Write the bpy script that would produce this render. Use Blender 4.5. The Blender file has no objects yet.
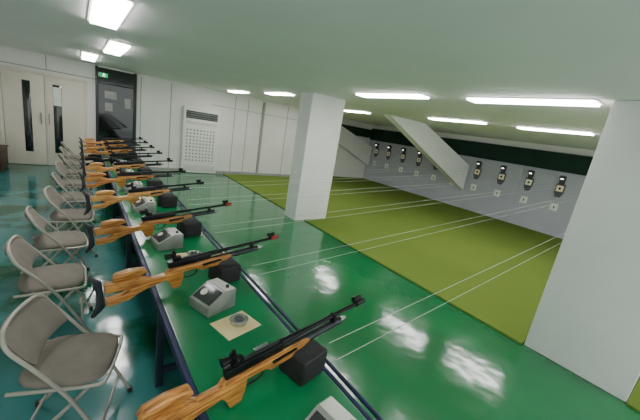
import bpy, bmesh, math, random
from mathutils import Matrix, Vector
random.seed(4)
COL=bpy.context.scene.collection

# ---------------------------------------------------------------- materials
def lin(c):
    return tuple(((x/255)/12.92 if x/255<=.04045 else ((x/255+.055)/1.055)**2.4) for x in c)
def mat(name,c1,c2=None,rough=.5,metal=0.,scale=6.,stretch=(1,1,1),bump=0.,bscale=40.,detail=3.,spec=.5,coat=0.,dist=.02):
    m=bpy.data.materials.new(name); m.use_nodes=True
    nt=m.node_tree; b=nt.nodes['Principled BSDF']
    c1=lin(c1); c2=lin(c2) if c2 else tuple(x*.85 for x in c1)
    tc=nt.nodes.new('ShaderNodeTexCoord'); mp=nt.nodes.new('ShaderNodeMapping'); mp.inputs['Scale'].default_value=stretch
    nz=nt.nodes.new('ShaderNodeTexNoise'); nz.inputs['Scale'].default_value=scale; nz.inputs['Detail'].default_value=detail
    cr=nt.nodes.new('ShaderNodeValToRGB'); cr.color_ramp.elements[0].color=(*c1,1); cr.color_ramp.elements[1].color=(*c2,1)
    cr.color_ramp.elements[0].position=.35; cr.color_ramp.elements[1].position=.65
    L=nt.links.new
    L(tc.outputs['Object'],mp.inputs['Vector']); L(mp.outputs[0],nz.inputs['Vector']); L(nz.outputs['Fac'],cr.inputs['Fac']); L(cr.outputs['Color'],b.inputs['Base Color'])
    b.inputs['Roughness'].default_value=rough; b.inputs['Metallic'].default_value=metal
    b.inputs['Specular IOR Level'].default_value=spec; b.inputs['Coat Weight'].default_value=coat; b.inputs['Coat Roughness'].default_value=.12
    if bump:
        n2=nt.nodes.new('ShaderNodeTexNoise'); n2.inputs['Scale'].default_value=bscale; L(tc.outputs['Object'],n2.inputs['Vector'])
        bp=nt.nodes.new('ShaderNodeBump'); bp.inputs['Strength'].default_value=bump; bp.inputs['Distance'].default_value=dist
        L(n2.outputs['Fac'],bp.inputs['Height']); L(bp.outputs[0],b.inputs['Normal'])
    return m
def emis(name,c,s):
    m=bpy.data.materials.new(name); m.use_nodes=True; b=m.node_tree.nodes['Principled BSDF']
    b.inputs['Base Color'].default_value=(*lin(c),1); b.inputs['Emission Color'].default_value=(*lin(c),1); b.inputs['Emission Strength'].default_value=s
    return m
M=dict(
 ceil=mat('ceiling_paint',(238,238,236),(234,234,232),.6,scale=1.5),
 wall=mat('white_wall_paint',(232,231,226),(226,226,220),.5,scale=2),
 pillar=mat('pillar_paint',(240,240,238),(234,234,232),.45,scale=2),
 door=mat('beige_door_paint',(222,216,200),(214,208,192),.45,scale=2),
 grey=mat('grey_target_wall',(182,184,196),(174,176,188),.7,scale=1.2),
 band=mat('dark_green_curtain',(6,50,38),(4,40,30),.8,scale=3),
 dark=mat('dark_glass',(14,20,20),(22,30,28),.06,scale=2,spec=.8),
 paper=mat('white_paper',(240,240,234),(226,226,220),.7,scale=14),
 dimpaper=mat('greyish_paper',(170,172,168),(150,152,148),.7,scale=14),
 manila=mat('tan_paper',(222,206,156),(212,194,142),.7,scale=9),
 blue=mat('navy_steel',(16,30,74),(12,24,56),.55,scale=8),
 under=mat('bench_frame_steel',(26,40,56),(20,32,44),.45,scale=8),
 frame=mat('dark_window_frame',(30,36,36),(24,30,30),.4,scale=8),
 fabric=mat('taupe_upholstery',(128,121,112),(116,109,101),.85,scale=9,bump=.3,bscale=200,dist=.004,detail=6),
 tube=mat('beige_grey_chair_steel',(172,168,156),(162,158,148),.35,scale=6,metal=.2),
 foot=mat('dark_rubber',(40,40,40),(30,30,30),.7),
 wood=mat('amber_walnut_stock',(210,146,68),(128,76,30),.4,scale=9,stretch=(1,10,10),detail=8,coat=.25),
 wood2=mat('golden_beech_stock',(220,168,92),(166,110,52),.4,scale=9,stretch=(1,10,10),detail=8,coat=.25),
 gun=mat('black_gunmetal',(30,30,32),(20,20,22),.3,scale=12,metal=.5),
 cyl=mat('dark_grey_aluminium',(70,72,76),(56,58,62),.3,scale=12,metal=.7),
 steel=mat('silver_steel',(180,182,184),(150,152,154),.25,scale=12,metal=.9),
 red=mat('red_muzzle_paint',(150,36,30),(130,28,24),.4),
 black=mat('black_foam',(36,36,38),(26,26,28),.75,scale=20,bump=.15),
 box=mat('pale_panel_enamel',(214,214,206),(202,202,194),.35,scale=8,metal=.1),
 boxs=mat('silver_grey_case',(156,158,154),(138,140,136),.35,scale=8,metal=.4),
 boxd=mat('display_glass',(56,60,60),(42,46,46),.2,scale=6),
 cable=mat('pale_cable',(196,198,188),(180,182,172),.5),
 tin=mat('brushed_tin',(200,202,200),(170,172,170),.25,scale=30,metal=.9),
 lead=mat('lead_pellets',(120,122,122),(70,72,72),.4,scale=60,metal=.5),
 hous=mat('target_housing_grey',(70,72,82),(60,62,72),.5),
 houl=mat('target_backing_grey',(84,86,96),(74,76,86),.5),
 card=mat('target_card_cream',(252,242,216),(248,236,206),.7,scale=5),
 ink=mat('black_ink',(12,12,12),(16,16,16),.6),
 wire=mat('white_cord',(184,196,184),(174,186,174),.6),
 acw=mat('cream_appliance_plastic',(234,234,228),(226,226,220),.4),
 acg=mat('grille_grey',(140,142,140),(124,126,124),.5),
 acd=mat('vent_dark_grey',(84,88,88),(70,74,74),.5),
 brown=mat('dark_brown_wood',(70,40,26),(50,28,18),.5,scale=4,stretch=(1,6,1)),
 seam=mat('panel_joint_grey',(156,160,154),(146,150,144),.6),
 alu=mat('aluminium_trim',(170,172,168),(150,152,150),.35,metal=.6),
)
M['lamp']=emis('fluorescent_diffuser',(255,252,250),28)
M['exitg']=emis('exit_sign_green',(20,170,100),.9)
M['exitw']=emis('exit_sign_white',(240,255,245),1.4)
M['tlamp']=emis('target_lamp',(255,244,220),7)
def floor_mat():
    m=mat('green_epoxy_floor',(4,112,62),(3,98,54),.13,scale=1.2,bump=.32,bscale=3.0,spec=.9)
    nt=m.node_tree; b=nt.nodes['Principled BSDF']; L=nt.links.new
    cr=[n for n in nt.nodes if n.type=='VALTORGB'][0]
    tc=[n for n in nt.nodes if n.type=='TEX_COORD'][0]
    sp=nt.nodes.new('ShaderNodeSeparateXYZ'); L(tc.outputs['Object'],sp.inputs[0])
    mr=nt.nodes.new('ShaderNodeMapRange'); mr.inputs['From Min'].default_value=.0; mr.inputs['From Max'].default_value=-.35
    L(sp.outputs['X'],mr.inputs['Value'])
    dk=nt.nodes.new('ShaderNodeMixRGB'); dk.inputs[2].default_value=(*lin((8,86,62)),1); L(mr.outputs[0],dk.inputs[0]); L(cr.outputs['Color'],dk.inputs[1])  # shade under and left of the bench, mixed into the floor colour
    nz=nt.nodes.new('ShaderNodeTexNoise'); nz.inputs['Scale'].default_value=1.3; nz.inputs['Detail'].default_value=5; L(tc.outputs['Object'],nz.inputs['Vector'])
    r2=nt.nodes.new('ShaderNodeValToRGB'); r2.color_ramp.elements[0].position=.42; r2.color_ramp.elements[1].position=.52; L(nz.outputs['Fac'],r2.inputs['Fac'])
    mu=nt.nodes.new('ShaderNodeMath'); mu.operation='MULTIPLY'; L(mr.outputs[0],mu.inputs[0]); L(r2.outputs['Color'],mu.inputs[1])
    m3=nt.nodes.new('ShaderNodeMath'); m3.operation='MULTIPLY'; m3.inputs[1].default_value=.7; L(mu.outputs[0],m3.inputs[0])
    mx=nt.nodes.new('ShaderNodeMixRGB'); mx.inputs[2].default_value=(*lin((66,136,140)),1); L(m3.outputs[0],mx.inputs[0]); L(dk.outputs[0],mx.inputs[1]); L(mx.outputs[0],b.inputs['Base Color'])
    return m
M['floor']=floor_mat()
M['top']=mat('green_bench_paint',(8,118,70),(5,104,60),.22,scale=2.5,bump=.08,bscale=5)
M['turf']=mat('olive_turf',(108,128,58),(103,123,54),.95,scale=.6,bump=.2,bscale=220,detail=2,spec=.05)

# ---------------------------------------------------------------- mesh helpers
def bevel(bm,geom,r,seg=2):
    if r>0:
        es=list({e for f in geom for e in f.edges})
        bmesh.ops.bevel(bm,geom=es,offset=r,segments=seg,affect='EDGES',profile=.6)
def box(bm,c,s,r=0,rot=None,seg=2):
    n0=set(bm.faces)
    Mx=Matrix.Translation(c)@(rot.to_4x4() if rot else Matrix.Identity(4))@Matrix.Diagonal((*s,1))
    bmesh.ops.create_cube(bm,size=1,matrix=Mx)
    bevel(bm,[f for f in bm.faces if f not in n0],r,seg)
def cyl(bm,p0,p1,r,r2=None,seg=16,caps=True):
    p0=Vector(p0);p1=Vector(p1);d=p1-p0
    q=d.to_track_quat('Z','Y').to_matrix().to_4x4()
    bmesh.ops.create_cone(bm,cap_ends=caps,segments=seg,radius1=r,radius2=r if r2 is None else r2,depth=d.length,matrix=Matrix.Translation((p0+p1)/2)@q)
def tube(bm,pts,r,seg=10,smooth=4,closed=False):
    P=[Vector(p) for p in pts]
    if smooth:
        out=[];n=len(P)
        rng=range(n if closed else n-1)
        for i in rng:
            if closed: a,b,c,d=P[i-1],P[i],P[(i+1)%n],P[(i+2)%n]
            else: a,b,c,d=P[max(i-1,0)],P[i],P[i+1],P[min(i+2,n-1)]
            for k in range(smooth):
                t=k/smooth
                out.append(.5*((2*b)+(c-a)*t+(2*a-5*b+4*c-d)*t*t+(3*b-a-3*c+d)*t**3))
        if not closed: out.append(P[-1])
        P=out
    n=len(P);rings=[];up=None
    for i in range(n):
        t=((P[(i+1)%n]-P[i-1]) if closed else (P[min(i+1,n-1)]-P[max(i-1,0)])).normalized()
        if up is None:
            up=Vector((0,0,1)) if abs(t.z)<.9 else Vector((1,0,0))
        s=t.cross(up).normalized(); up=s.cross(t).normalized()
        rings.append([bm.verts.new(P[i]+r*(math.cos(2*math.pi*k/seg)*s+math.sin(2*math.pi*k/seg)*up)) for k in range(seg)])
    for i in range(n if closed else n-1):
        A=rings[i];B=rings[(i+1)%n]
        for k in range(seg): bm.faces.new((A[k],A[(k+1)%seg],B[(k+1)%seg],B[k]))
    if not closed:
        bm.faces.new(rings[0][::-1]); bm.faces.new(rings[-1])
def prism(bm,prof,y0,y1,r=0,seg=2):
    n0=set(bm.faces)
    vs=[bm.verts.new((x,y0,z)) for x,z in prof]; f=bm.faces.new(vs)
    e=bmesh.ops.extrude_face_region(bm,geom=[f]); bmesh.ops.translate(bm,verts=[v for v in e['geom'] if isinstance(v,bmesh.types.BMVert)],vec=(0,y1-y0,0))
    bevel(bm,[f for f in bm.faces if f not in n0],r,seg)
def mesh_obj(name,bm,material,parent=None,smooth=True,loc=None,angle=35):
    bmesh.ops.recalc_face_normals(bm,faces=bm.faces)
    me=bpy.data.meshes.new(name); bm.to_mesh(me); bm.free()
    if smooth:
        for p in me.polygons: p.use_smooth=True
        try: me.set_sharp_from_angle(angle=math.radians(angle))
        except Exception: pass
    for m in (material if isinstance(material,(list,tuple)) else [material]): me.materials.append(m)
    o=bpy.data.objects.new(name,me); COL.objects.link(o)
    if parent: o.parent=parent
    if loc: o.location=loc
    return o
def thing(name,loc=(0,0,0),rz=0,label=None,cat=None,group=None):
    o=bpy.data.objects.new(name,None); o.empty_display_size=.1; o.location=loc; o.rotation_euler=(0,0,rz); COL.objects.link(o)
    tag(o,label,cat,group); return o
def tag(o,label=None,cat=None,group=None,kind=None):
    if label:o['label']=label
    if cat:o['category']=cat
    if group:o['group']=group
    if kind:o['kind']=kind
def dup(root,loc,rz=0,label=None):
    n=root.copy(); n.location=loc; n.rotation_euler=(root.rotation_euler[0],root.rotation_euler[1],rz); COL.objects.link(n)
    def rec(a,b):
        for c in a.children:
            k=c.copy(); k.parent=b; COL.objects.link(k); rec(c,k)
    rec(root,n)
    if label:n['label']=label
    return n
def sbox(name,c,s,m,r=0,kind='structure',parent=None):
    bm=bmesh.new(); box(bm,c,s,r); o=mesh_obj(name,bm,m,parent,smooth=r>0)
    if kind:o['kind']=kind
    return o

# ---------------------------------------------------------------- room shell (south wall left out to let world light in as fill)
H=2.56; YW=10.13; YR=10.82; XC=6.0
XL=-2.75; YN=-2.5; XR=10.1
sbox('floor',((XL+XR)/2,(YN+YW)/2,-.05),(XR-XL,YW-YN,.1),M['floor'])
sbox('ceiling',((XL+XR)/2,(YN+YR)/2,H+.1),(XR-XL+.2,YR-YN,.2),M['ceil'])
sbox('wall_west',(XL-.05,(YN+YW)/2,1.35),(.1,YW-YN,2.7),M['wall'])  # unseen side wall, put in to darken the floor under and behind the bench
sbox('wall_north',((XL+XC)/2,YW+.05,H/2),(XC-XL,.1,H),M['wall'])
bm=bmesh.new(); box(bm,(XC-.05,(YW+YR)/2+.05,H/2),(.1,YR-YW,H)); box(bm,((XC+XR)/2,YR+.05,H/2),(XR-XC,.1,H))
o=mesh_obj('wall_northeast',bm,M['wall'],smooth=False); o['kind']='structure'
sbox('wall_east',(XR+.05,(YN+YR)/2,H/2),(.1,YR-YN,H),M['wall'])
bm=bmesh.new()
y=YN
while y<YR-.05:
    w=min(1.634,YR-y); box(bm,(XR-.04,y+w/2,.93),(.06,w-.008,1.86),.003); y+=w
o=mesh_obj('trim_1',bm,M['grey'],smooth=False); o['kind']='structure'
sbox('trim_2',(XR-.06,(YN+YR)/2,2.12),(.1,YR-YN-.02,.52),M['band'])
sbox('trim_5',((XC+XR)/2,YR-.02,2.12),(XR-XC-.25,.04,.38),M['band'])
bm=bmesh.new()
for x in (.42,1.17,3.06,3.5,5.0): box(bm,(x,YW-.004,1.25),(.018,.008,2.5))
box(bm,(4.1,YW-.004,2.12),(3.6,.008,.015)); box(bm,(-1.65,YW-.004,2.22),(2.15,.008,.02)); box(bm,(-1.5,YW-.004,2.38),(.015,.008,.33))
o=mesh_obj('trim_3',bm,M['seam'],smooth=False); o['kind']='structure'
sbox('baseboard_north',(3.2,YW-.012,.05),(5.5,.024,.1),M['seam'])
sbox('trim_4',(4.05,YW-.02,1.25),(.08,.04,2.5),M['seam'])
bm=bmesh.new()
def tb(x0,x1,y0,y1): box(bm,((x0+x1)/2,(y0+y1)/2,.01),(x1-x0,y1-y0,.02))
TX=XR-.07
tb(3.71,XC+.02,YN,YW-.03); tb(XC+.02,TX,YN,YR-.01)
for y0,y1 in ((YN,.025),(.885,5.195),(5.625,YW-.03)): tb(2.84,3.71,y0,y1)
tb(3.425,3.71,5.195,5.625)
o=mesh_obj('artificial_turf',bm,M['turf'],smooth=False); tag(o,'short olive green artificial turf covering the range floor','artificial turf',kind='stuff')

def pillar(x0,x1,y0,y1,label):
    bm=bmesh.new(); box(bm,((x0+x1)/2,(y0+y1)/2,H/2+.0),(x1-x0,y1-y0,H-.002),.012)
    o=mesh_obj('square_pillar',bm,M['pillar']); tag(o,label,'pillar','white square pillars')
pillar(2.6,3.42,5.2,5.62,'white painted square pillar standing at the turf edge')
pillar(2.87,3.7,.03,.87,'wide white painted pillar close to the bench end')
def beam(y0,y1,label,dz=0):
    bm=bmesh.new(); prism(bm,[(5.4,H-.001),(6.95,H-.001),(XR-.12,1.55),(XR-.12,.66)],y0,y1,.01)
    o=mesh_obj('sloping_beam',bm,M['pillar'],smooth=False); tag(o,label,'concrete beam','white sloping beams')
beam(5.74,5.98,'white sloping concrete beam running from ceiling down to target wall')
beam(10.55,YR-.05,'white sloping concrete beam beside the end wall')

# ---------------------------------------------------------------- doors on far wall
def door_leaf(par,x0,x1,sx0,sx1,hx):
    l=thing('door_leaf'); l.parent=par
    bm=bmesh.new(); box(bm,((x0+x1)/2,-.03,1.045),(x1-x0-.01,.04,2.07),.004)
    mesh_obj('panel',bm,M['door'],l)
    bm=bmesh.new(); box(bm,((sx0+sx1)/2,-.054,1.12),(sx1-sx0,.01,1.6),.004); mesh_obj('glass_strip',bm,M['dark'],l)
    bm=bmesh.new(); tube(bm,[(hx,-.055,1.0),(hx,-.1,1.02),(hx,-.1,1.22),(hx,-.055,1.24)],.011); mesh_obj('handle',bm,M['alu'],l)
d=thing('door_1',(0,YW,0)); d['kind']='structure'
door_leaf(d,-2.26,-1.55,-1.93,-1.79,-1.62)
door_leaf(d,-1.55,-.80,-1.40,-1.24,-1.48)
bm=bmesh.new()
for c,s in (((-2.30,-.03,1.05),(.07,.06,2.1)),((-.765,-.03,1.05),(.07,.06,2.1)),((-1.53,-.03,2.12),(1.6,.06,.07))): box(bm,c,s,.004)
mesh_obj('door_frame',bm,M['door'],d)
bm=bmesh.new(); box(bm,(0,0,0),(.15,.004,.42)); o=mesh_obj('paper_notice',bm,M['paper'],smooth=False,loc=(-1.32,YW-.063,1.66)); tag(o,'white paper notice taped on the door glass','paper notice')
w=thing('window_1',(0,YW,0)); w['kind']='structure'
bm=bmesh.new(); box(bm,(-.14,-.012,1.27),(.78,.02,2.5)); mesh_obj('glass_pane',bm,M['dark'],w,smooth=False)
bm=bmesh.new()
for c,s in (((-.55,-.03,1.27),(.06,.06,2.54)),((.28,-.03,1.27),(.07,.06,2.54)),((-.14,-.03,2.16),(.78,.05,.03))): box(bm,c,s,.004)
mesh_obj('window_frame',bm,M['frame'],w)
for i,(x,z,a,b) in enumerate(((-.26,1.90,.26,.18),(.12,1.75,.14,.24),(-.3,1.6,.16,.2))):
    bm=bmesh.new(); box(bm,(0,0,0),(a,.004,b)); o=mesh_obj('paper_notice',bm,M['dimpaper'],smooth=False,loc=(x,YW-.024,z)); tag(o,'pale paper notice stuck on the dark glass','paper notice')
e=thing('exit_sign',(-.41,YW-.05,2.35),0,'green illuminated emergency exit sign with running figure','exit sign')
bm=bmesh.new(); box(bm,(0,0,0),(.18,.06,.10),.006); mesh_obj('sign_box',bm,M['exitg'],e)
bm=bmesh.new()
for c,s,a in (((0,-.034,.032),(.02,.004,.02),0),((0,-.034,.008),(.02,.004,.04),.3),((-.016,-.034,-.022),(.013,.004,.045),.7),((.016,-.034,-.022),(.013,.004,.045),-.6),((.024,-.034,.012),(.04,.004,.01),.4)):
    box(bm,c,s,0,Matrix.Rotation(a,3,'Y'))
mesh_obj('running_figure',bm,M['exitw'],e)
c=thing('low_cabinet',(-2.45,9.3,0),0,'low dark brown wooden cabinet against the wall','cabinet')
bm=bmesh.new(); box(bm,(0,0,.24),(.5,.9,.4),.01); box(bm,(0,0,.02),(.44,.84,.04)); mesh_obj('body',bm,M['brown'],c)
bm=bmesh.new(); box(bm,(0,0,.455),(.54,.94,.03),.008); mesh_obj('cabinet_top',bm,M['brown'],c)

# ---------------------------------------------------------------- floor standing air conditioner
a=thing('air_conditioner',(2.03,YW-.065,0),0,'tall white floor-standing air conditioner with dotted intake grille','air conditioner')
bm=bmesh.new(); box(bm,(0,.0,.99),(1.06,.10,1.96),.02,seg=3); mesh_obj('body',bm,M['acw'],a)
bm=bmesh.new(); box(bm,(0,-.052,1.74),(.92,.02,.22),.004); mesh_obj('outlet_recess',bm,M['acd'],a)
for k in range(3):
    bm=bmesh.new(); box(bm,(0,0,0),(.91,.014,.01),0,Matrix.Rotation(.5,3,'X')); mesh_obj('louvre',bm,M['acg'],a,loc=(0,-.066,1.675+k*.06))
bm=bmesh.new(); box(bm,(0,-.051,1.52),(.9,.012,.09),.004); mesh_obj('control_panel',bm,M['box'],a)
bm=bmesh.new(); xs=[-.46]; zs=[.34]
for k in range(9): xs+= [-.43+k*.098,-.43+k*.098+.045]
xs.append(.46)
for k in range(10): zs+=[.38+k*.1,.38+k*.1+.045]
zs.append(1.40)
V=[[bm.verts.new((x,-.0515,z)) for x in xs] for z in zs]
for j in range(len(zs)-1):
    for i in range(len(xs)-1):
        f=bm.faces.new((V[j][i],V[j][i+1],V[j+1][i+1],V[j+1][i]))
        if i%2==1 and j%2==1: f.material_index=1
mesh_obj('intake_grille',bm,[M['acw'],M['acg']],a,smooth=False)
bm=bmesh.new(); box(bm,(0,-.051,.17),(.96,.01,.2),.004); mesh_obj('base_panel',bm,M['box'],a)

# ---------------------------------------------------------------- ceiling lights
def light(x,y0,y1,w=.22):
    t=thing('ceiling_light',(x,(y0+y1)/2,H),0,'long rectangular fluorescent ceiling light','ceiling light','fluorescent ceiling lights')
    L=y1-y0
    bm=bmesh.new(); box(bm,(0,0,-.006),(w+.04,L+.04,.011),.003); mesh_obj('fixture_frame',bm,M['acw'],t)
    bm=bmesh.new(); box(bm,(0,0,-.022),(w,L,.022),.006); mesh_obj('diffuser',bm,M['lamp'],t)
for x,y0,y1 in ((3.0,-.9,.3),(2.95,1.0,2.25),(2.75,2.8,4.05),(2.75,6.3,7.3),(2.55,8.25,9.2),
                (5.85,-.3,.9),(5.78,1.65,2.78),(5.4,3.28,4.5),(5.15,6.3,7.2),(5.1,8,9.1),
                (-.75,-.9,.4),(-.72,2.95,4.15),(-.48,5.2,6.55),(-.74,7.5,8.9)): light(x,y0,y1)

# ---------------------------------------------------------------- bench
BY0,BY1=.1,9.0
b=thing('firing_bench',(0,0,0),0,'long green-topped shooting bench with navy steel edges','bench')
bm=bmesh.new(); box(bm,(-.281,(BY0+BY1)/2,.735),(.562,BY1-BY0,.03),.004); mesh_obj('tabletop',bm,M['top'],b)
bm=bmesh.new(); box(bm,(-.577,(BY0+BY1)/2,.728),(.028,BY1-BY0,.05),.005); mesh_obj('rear_edge',bm,M['blue'],b)
bm=bmesh.new(); box(bm,(.012,(BY0+BY1)/2,.728),(.022,BY1-BY0,.05),.005); mesh_obj('front_edge',bm,M['blue'],b)
bm=bmesh.new(); tube(bm,[(.065,BY0,.735),(.065,BY1,.735)],.010,smooth=0); mesh_obj('front_rail',bm,M['blue'],b)
y=BY0+.2
while y<BY1:
    bm=bmesh.new(); box(bm,(.04,y,.72),(.06,.04,.02)); mesh_obj('rail_bracket',bm,M['blue'],b); y+=.92
yy=BY0+.15
while yy<BY1:
    for x in (-.53,-.04):
        bm=bmesh.new(); box(bm,(x,yy,.355),(.045,.045,.71),.004); mesh_obj('leg',bm,M['under'],b)
    bm=bmesh.new(); box(bm,(-.285,yy,.12),(.44,.03,.04),.003); mesh_obj('crossbar',bm,M['under'],b)
    yy+=1.72
bm=bmesh.new(); box(bm,(-.02,(BY0+BY1)/2,.42),(.015,BY1-BY0-.1,.56)); mesh_obj('modesty_panel',bm,M['under'],b)
bm=bmesh.new(); box(bm,(-.285,(BY0+BY1)/2,.68),(.03,BY1-BY0-.3,.04)); mesh_obj('stretcher',bm,M['under'],b)

# ---------------------------------------------------------------- folding chairs
def chair():
    t=thing('folding_chair',(0,0,0),0,'folding steel chair with padded grey seat and backrest','chair','folding chairs behind the bench')
    w=.21
    bm=bmesh.new()
    tube(bm,[(.24,-w,.012),(.12,-w,.26),(.03,-w,.43),(-.08,-w,.58),(-.16,-w,.68),(-.19,-w+.015,.735),(-.21,-w+.07,.765),(-.225,0,.77),(-.21,w-.07,.765),(-.19,w-.015,.735),(-.16,w,.68),(-.08,w,.58),(.03,w,.43),(.12,w,.26),(.24,w,.012)],.0105)
    mesh_obj('front_frame',bm,M['tube'],t)
    bm=bmesh.new(); tube(bm,[(.175,-w,.14),(.175,w,.14)],.008,smooth=0); mesh_obj('crossbar',bm,M['tube'],t)
    q=w-.03
    for s in (-1,1):
        bm=bmesh.new(); tube(bm,[(.13,s*q,.43),(0,s*q,.27),(-.24,s*q,.012)],.010); mesh_obj('rear_leg',bm,M['tube'],t)
    bm=bmesh.new(); tube(bm,[(-.2,-q,.07),(-.2,q,.07)],.008,smooth=0); mesh_obj('crossbar',bm,M['tube'],t)
    bm=bmesh.new(); tube(bm,[(-.2,-.19,.44),(0,-.2,.447),(.17,-.195,.447),(.2,-.15,.447),(.205,0,.447),(.2,.15,.447),(.17,.195,.447),(0,.2,.447),(-.2,.19,.44)],.010)
    mesh_obj('seat_frame',bm,M['tube'],t)
    bm=bmesh.new(); N=28; rings=[]
    def sup(a,rx,ry,p=4): 
        c,s=math.cos(a),math.sin(a); k=(abs(c)**p+abs(s)**p)**(-1/p); return rx*c*k,ry*s*k
    for sc,z in ((.93,.448),(1,.456),(1,.472),(.94,.486),(.7,.493),(.35,.492)):
        rings.append([bm.verts.new((sup(2*math.pi*k/N,.195*sc,.195*sc)[0]+.005,sup(2*math.pi*k/N,.195*sc,.195*sc)[1]*(1+.05*math.cos(2*math.pi*k/N)),z)) for k in range(N)])
    for A,B in zip(rings,rings[1:]):
        for k in range(N): bm.faces.new((A[k],A[(k+1)%N],B[(k+1)%N],B[k]))
    bm.faces.new(rings[0][::-1]); bm.faces.new(rings[-1]); mesh_obj('seat',bm,M['fabric'],t,angle=60)
    bm=bmesh.new(); nx,nz=14,8; F=[];B=[]
    for j in range(nz+1):
        rf=[];rb=[]
        for i in range(nx+1):
            u=-1+2*i/nx; v=j/nz
            y=u*(.199-.022*(abs(2*v-1)**4)); z=.585+v*.175-.02*(u**4)*(v if v>.5 else 0)
            x=-.085-(z-.585)*.72 - .03*(1-u*u); e=(1-abs(u)**6)*(1-abs(2*v-1)**6); th=.006+.014*e
            rf.append(bm.verts.new((x+th,y,z))); rb.append(bm.verts.new((x-th,y,z)))
        F.append(rf);B.append(rb)
    for j in range(nz):
        for i in range(nx):
            bm.faces.new((F[j][i],F[j][i+1],F[j+1][i+1],F[j+1][i])); bm.faces.new((B[j][i],B[j+1][i],B[j+1][i+1],B[j][i+1]))
    for j in range(nz):
        bm.faces.new((F[j][0],F[j+1][0],B[j+1][0],B[j][0])); bm.faces.new((F[j][nx],B[j][nx],B[j+1][nx],F[j+1][nx]))
    for i in range(nx):
        bm.faces.new((F[0][i],B[0][i],B[0][i+1],F[0][i+1])); bm.faces.new((F[nz][i],F[nz][i+1],B[nz][i+1],B[nz][i]))
    mesh_obj('backrest',bm,M['fabric'],t,angle=70)
    for x,y in ((.24,-w),(.24,w),(-.24,-q),(-.24,q)):
        bm=bmesh.new(); cyl(bm,(x,y,0),(x,y,.03),.015); mesh_obj('rubber_foot',bm,M['foot'],t)
    return t
ch=chair(); spots=[(-.99,1.87,-.30),(-1.12,2.90,.0),(-1.10,3.7,.10),(-1.02,4.5,-.08),(-1.0,5.35,.05),(-1.0,6.2,-.1),(-.98,7.05,.08),(-1.0,7.9,0),(-1.0,8.7,.05)]
ch.location=(*spots[0][:2],0); ch.rotation_euler=(0,0,spots[0][2])
for x,y,r in spots[1:]: dup(ch,(x,y,0),r)

# ---------------------------------------------------------------- rifles
def rifle(wood,tip,label):
    t=thing('air_rifle',(0,0,0),0,label,'air rifle','target air rifles on the bench')
    prof=[(.03,-.012),(.20,-.016),(.265,-.045),(.345,-.045),(.375,-.012),(.76,-.012),(.785,-.020),(.78,-.036),(.74,-.05),(.70,-.052),(.68,-.072),(.57,-.078),(.545,-.058),(.455,-.054),(.448,-.10),(.43,-.15),(.38,-.156),(.364,-.11),(.345,-.085),(.26,-.095),(.19,-.116),(.14,-.142),(.03,-.148),(.03,-.108),(.11,-.10),(.15,-.082),(.13,-.068),(.03,-.066)]
    bm=bmesh.new(); prism(bm,prof,-.022,.022,.006,2); mesh_obj('stock',bm,wood,t)
    bm=bmesh.new(); prism(bm,[(.07,0),(.09,.028),(.16,.036),(.24,.024),(.25,0),(.2,-.012),(.08,-.008)],-.012,.034,.008,3); mesh_obj('cheekpiece',bm,wood,t)
    bm=bmesh.new(); prism(bm,[(-.035,.05),(-.02,.055),(.008,.02),(.022,.012),(.022,-.145),(.002,-.165),(-.035,-.195),(-.05,-.19),(-.018,-.14),(-.01,-.06),(-.015,.0)],-.016,.016,.005); mesh_obj('butt_plate',bm,M['cyl'],t)
    for s in (-1,1):
        bm=bmesh.new(); prism(bm,[(.57,-.03),(.70,-.026),(.71,-.042),(.58,-.05)],s*.0215,s*.0235,0); mesh_obj('grip_slot',bm,M['gun'],t)
    bm=bmesh.new(); box(bm,(.50,0,.009),(.27,.034,.042),.007); mesh_obj('receiver',bm,M['gun'],t)
    bm=bmesh.new(); box(bm,(.55,.03,.014),(.07,.026,.012),.003); mesh_obj('cocking_lever',bm,M['steel'],t)
    bm=bmesh.new(); box(bm,(.51,0,.033),(.2,.014,.01),.002); mesh_obj('sight_rail',bm,M['cyl'],t)
    bm=bmesh.new(); cyl(bm,(.6,0,.022),(1.13,0,.022),.0105); mesh_obj('barrel',bm,M['gun'],t)
    bm=bmesh.new(); cyl(bm,(.63,0,.022),(.78,0,.022),.015,.0125); mesh_obj('barrel_sleeve',bm,M['gun'],t)
    bm=bmesh.new(); cyl(bm,(.64,0,-.028),(1.0,0,-.028),.0205); mesh_obj('air_cylinder',bm,M['cyl'],t)
    bm=bmesh.new(); cyl(bm,(1.0,0,-.028),(1.04,0,-.028),.018,.010); mesh_obj('cylinder_valve',bm,M['steel'],t)
    bm=bmesh.new(); box(bm,(.95,0,-.002),(.022,.03,.068),.004); mesh_obj('barrel_clamp',bm,M['gun'],t)
    bm=bmesh.new(); cyl(bm,(1.12,0,.022),(1.18,0,.022),.017); mesh_obj('muzzle_weight',bm,tip,t)
    bm=bmesh.new(); box(bm,(1.12,0,.040),(.04,.012,.018),.002); cyl(bm,(1.095,0,.056),(1.145,0,.056),.014); mesh_obj('front_sight',bm,M['gun'],t)
    bm=bmesh.new(); box(bm,(.42,0,.044),(.05,.026,.024),.003); box(bm,(.405,0,.066),(.02,.036,.036),.003); cyl(bm,(.355,0,.066),(.395,0,.066),.019,.012); cyl(bm,(.405,-.016,.066),(.405,-.038,.066),.009); cyl(bm,(.405,0,.082),(.405,0,.098),.009); mesh_obj('rear_sight',bm,M['gun'],t)
    bm=bmesh.new(); tube(bm,[(.455,0,-.056),(.46,0,-.1),(.49,0,-.108),(.53,0,-.1),(.545,0,-.07)],.004); mesh_obj('trigger_guard',bm,M['gun'],t)
    bm=bmesh.new(); tube(bm,[(.49,0,-.055),(.486,0,-.08),(.492,0,-.095)],.004); mesh_obj('trigger',bm,M['steel'],t)
    return t
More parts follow.
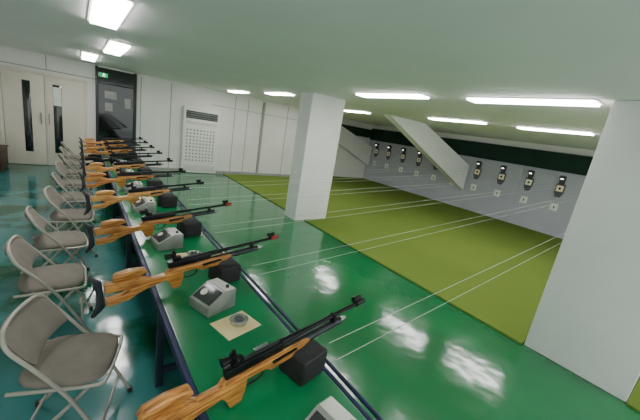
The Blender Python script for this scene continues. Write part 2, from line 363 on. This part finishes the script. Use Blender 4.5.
RL=[(-.876,.90,.29,1.03,'wood'),(-.876,1.887,.273,2.01,'wood'),(-.89,2.81,.25,2.95,'wood'),(-.887,3.78,.2,3.88,'wood2'),(-.915,4.72,.2,4.63,'wood'),
    (-.9,5.45,.2,5.5,'wood2'),(-.9,6.25,.2,6.33,'black'),(-.9,7.05,.2,7.1,'wood'),(-.9,7.8,.2,7.85,'wood'),(-.9,8.5,.2,8.55,'wood2')]
LAB={'wood':'air rifle with orange walnut stock and black barrel','wood2':'air rifle with pale golden wood stock and black barrel','black':'air rifle with dark stock and black barrel',
     'woodr':'air rifle with orange walnut stock and red muzzle'}
proto={}
for i,(x0,y0,x1,y1,k) in enumerate(RL):
    key=k+('r' if i in (1,2) and k=='wood' else '')
    d=Vector((x1-x0,y1-y0,0)); yaw=math.atan2(d.y,d.x); pitch=math.atan2(.115,d.length)
    if key not in proto:
        proto[key]=rifle({'wood':M['wood'],'wood2':M['wood2'],'black':M['gun']}[k],M['red'] if key.endswith('r') else M['gun'],LAB[key]); o=proto[key]
    else: o=dup(proto[key],(0,0,0))
    o.rotation_euler=(0,-pitch,yaw); o.location=(x0,y0,.886)
    tx=-.13 if i else -.10
    ft=(tx-x0)/math.cos(yaw); py=y0+ft*math.sin(yaw)
    bm=bmesh.new(); hh=.886+math.sin(pitch)*ft-.079/math.cos(pitch)-.751-.005
    box(bm,(0,0,hh/2),(.17,.16,hh),.016,seg=3)
    r=mesh_obj('rifle_rest',bm,M['black'],loc=(tx,py,.751)); r.rotation_euler=(0,0,yaw+.12); tag(r,'black foam block supporting a rifle on the bench','rifle rest','black rifle rests')

# ---------------------------------------------------------------- control boxes
def control():
    t=thing('control_box',(0,0,0),0,'silver grey metal control box with dark sloping display','control box','control boxes on the bench')
    bm=bmesh.new(); prism(bm,[(-.1,0),(.1,0),(.1,.12),(.02,.125),(-.1,.06)],-.09,.09,.006); mesh_obj('case',bm,M['boxs'],t)
    sl=math.atan2(.065,.12); Ry=Matrix.Rotation(-sl,3,'Y'); n=Ry@Vector((0,0,1)); m0=Vector((-.04,0,.0925))
    bm=bmesh.new(); box(bm,m0+n*.002,(.105,.15,.006),.002,Ry); mesh_obj('display',bm,M['boxd'],t)
    bm=bmesh.new(); box(bm,(.06,0,.123),(.068,.165,.006),.002,Matrix.Rotation(.06,3,'Y')); mesh_obj('top_panel',bm,M['box'],t)
    cc=m0+n*.004+Vector((0,.03,0))
    bm=bmesh.new(); cyl(bm,cc,cc+n*.006,.022,seg=24); mesh_obj('dial',bm,M['box'],t)
    bm=bmesh.new(); cyl(bm,(.06,-.05,.124),(.06,-.05,.14),.010); mesh_obj('knob',bm,M['black'],t)
    return t
cb=control(); cb.location=(-.31,1.67,.751); cb.rotation_euler=(0,0,.35)
for x,y,r in ((-.24,.61,.15),(-.37,2.66,.15),(-.40,3.66,.05),(-.4,4.5,0),(-.4,5.3,.1),(-.4,6.1,0),(-.4,6.9,.1),(-.4,7.65,0)): dup(cb,(x,y,.751),r)
def paper(x,y,r,w,h,m,label,cat='paper sheet'):
    bm=bmesh.new(); box(bm,(0,0,.001),(w,h,.002)); o=mesh_obj('paper_sheet',bm,m,smooth=False,loc=(x,y,.7505)); o.rotation_euler=(0,0,r); tag(o,label,cat)
paper(-.25,1.44,.25,.22,.18,M['manila'],'tan paper target sheet lying on the bench')
paper(-.25,2.40,-.1,.2,.15,M['manila'],'tan paper sheet lying on the bench')
paper(-.3,3.33,.1,.17,.14,M['paper'],'white paper sheet lying on the bench')
paper(-.3,4.2,.1,.17,.14,M['manila'],'tan paper sheet lying on the bench')
def tin(x,y,s=1):
    t=thing('pellet_tin',(x,y,.7535),0,'round open metal pellet tin on tan paper','pellet tin','pellet tins')
    R_=.048
    bm=bmesh.new(); cyl(bm,(0,0,0),(0,0,.022),R_,R_,32); tube(bm,[(R_*math.cos(k*math.pi/8),R_*math.sin(k*math.pi/8),.024) for k in range(16)],.0045,seg=6,smooth=2,closed=True); mesh_obj('can',bm,M['tin'],t)
    bm=bmesh.new(); cyl(bm,(0,0,.0215),(0,0,.023),.03,.03,32)
    for k in range(12):
        a=k*2.4; rr=.006*math.sqrt(k)+.003; cyl(bm,(rr*math.cos(a),rr*math.sin(a),.022),(rr*math.cos(a),rr*math.sin(a),.028),.004,.003,8)
    o=mesh_obj('pellets',bm,M['lead'],t); o['kind']='stuff'
tin(-.23,1.45); tin(-.22,2.40)

# ---------------------------------------------------------------- target carriers
BL=[.96,1.9,2.8,3.75,4.55,5.4,6.1,6.8,7.4,7.95,8.4,8.8]
for i in range(12):
    k=i-2; ty=2.97+.817*k
    if k==9: ty=10.26
    by=BL[i]
    t=thing('target_carrier',(XR-.0695,ty,1.38),0,'grey target carrier with cream bullseye card on the wall','target carrier','target carriers along the grey wall')
    bm=bmesh.new(); prism(bm,[(0,.12),(0,.34),(-.06,.38),(-.16,.36),(-.18,.32),(-.07,.25),(-.05,.12)],-.065,.065,.006); mesh_obj('lamp_housing',bm,M['hous'],t)
    bm=bmesh.new(); vs=[bm.verts.new((0,y,z)) for y,z in ((-.11,.14),(.11,.14),(.11,-.10),(.055,-.24),(-.055,-.24),(-.11,-.10))]
    f=bm.faces.new(vs); e=bmesh.ops.extrude_face_region(bm,geom=[f]); bmesh.ops.translate(bm,verts=[v for v in e['geom'] if isinstance(v,bmesh.types.BMVert)],vec=(-.04,0,0)); mesh_obj('backing_box',bm,M['houl'],t,smooth=False)
    bm=bmesh.new(); box(bm,(-.045,0,.01),(.01,.17,.17),.002); mesh_obj('target_card',bm,M['card'],t)
    bm=bmesh.new(); cyl(bm,(-.052,0,.01),(-.049,0,.01),.032,seg=24); mesh_obj('bullseye',bm,M['ink'],t)
    bm=bmesh.new(); box(bm,(-.125,0,.29),(.04,.07,.012),.003,Matrix.Rotation(.5,3,'Y')); mesh_obj('lamp',bm,M['tlamp'],t)
    for dz,dy,z0 in ((.13,.03,.84),(.08,-.03,.80)):
        bm=bmesh.new(); cyl(bm,(-.05,dy,dz),(.066-(XR-.07),by+dy*1.3-ty,z0-1.38),.0018,seg=6); mesh_obj('carrier_cord',bm,M['wire'],t)
    n=thing('number_plate',(XR-.0695,ty,.84),0,'small white lane plate below a target carrier','number plate','lane plates along the grey wall')
    bm=bmesh.new(); box(bm,(-.005,0,0),(.01,.19,.21),.002); mesh_obj('plate',bm,M['paper'],n)
    bm=bmesh.new(); box(bm,(-.0105,0,0),(.003,.03,.08)); mesh_obj('marking',bm,M['hous'],n)

# ---------------------------------------------------------------- world + camera
w=bpy.data.worlds.new('world'); bpy.context.scene.world=w; w.use_nodes=True
w.node_tree.nodes['Background'].inputs[0].default_value=(.92,1.0,.97,1); w.node_tree.nodes['Background'].inputs[1].default_value=1.8
cd=bpy.data.cameras.new('camera'); cam=bpy.data.objects.new('camera',cd); COL.objects.link(cam)
cd.sensor_width=36; cd.lens=314/640*36; cd.clip_start=.05
R=Matrix.Rotation(math.radians(-38.672),4,'Z')@Matrix.Rotation(math.radians(76.054),4,'X')@Matrix.Rotation(math.radians(9.453),4,'Z')
cam.matrix_world=Matrix.Translation((-.938,0,1.877))@R
bpy.context.scene.camera=cam
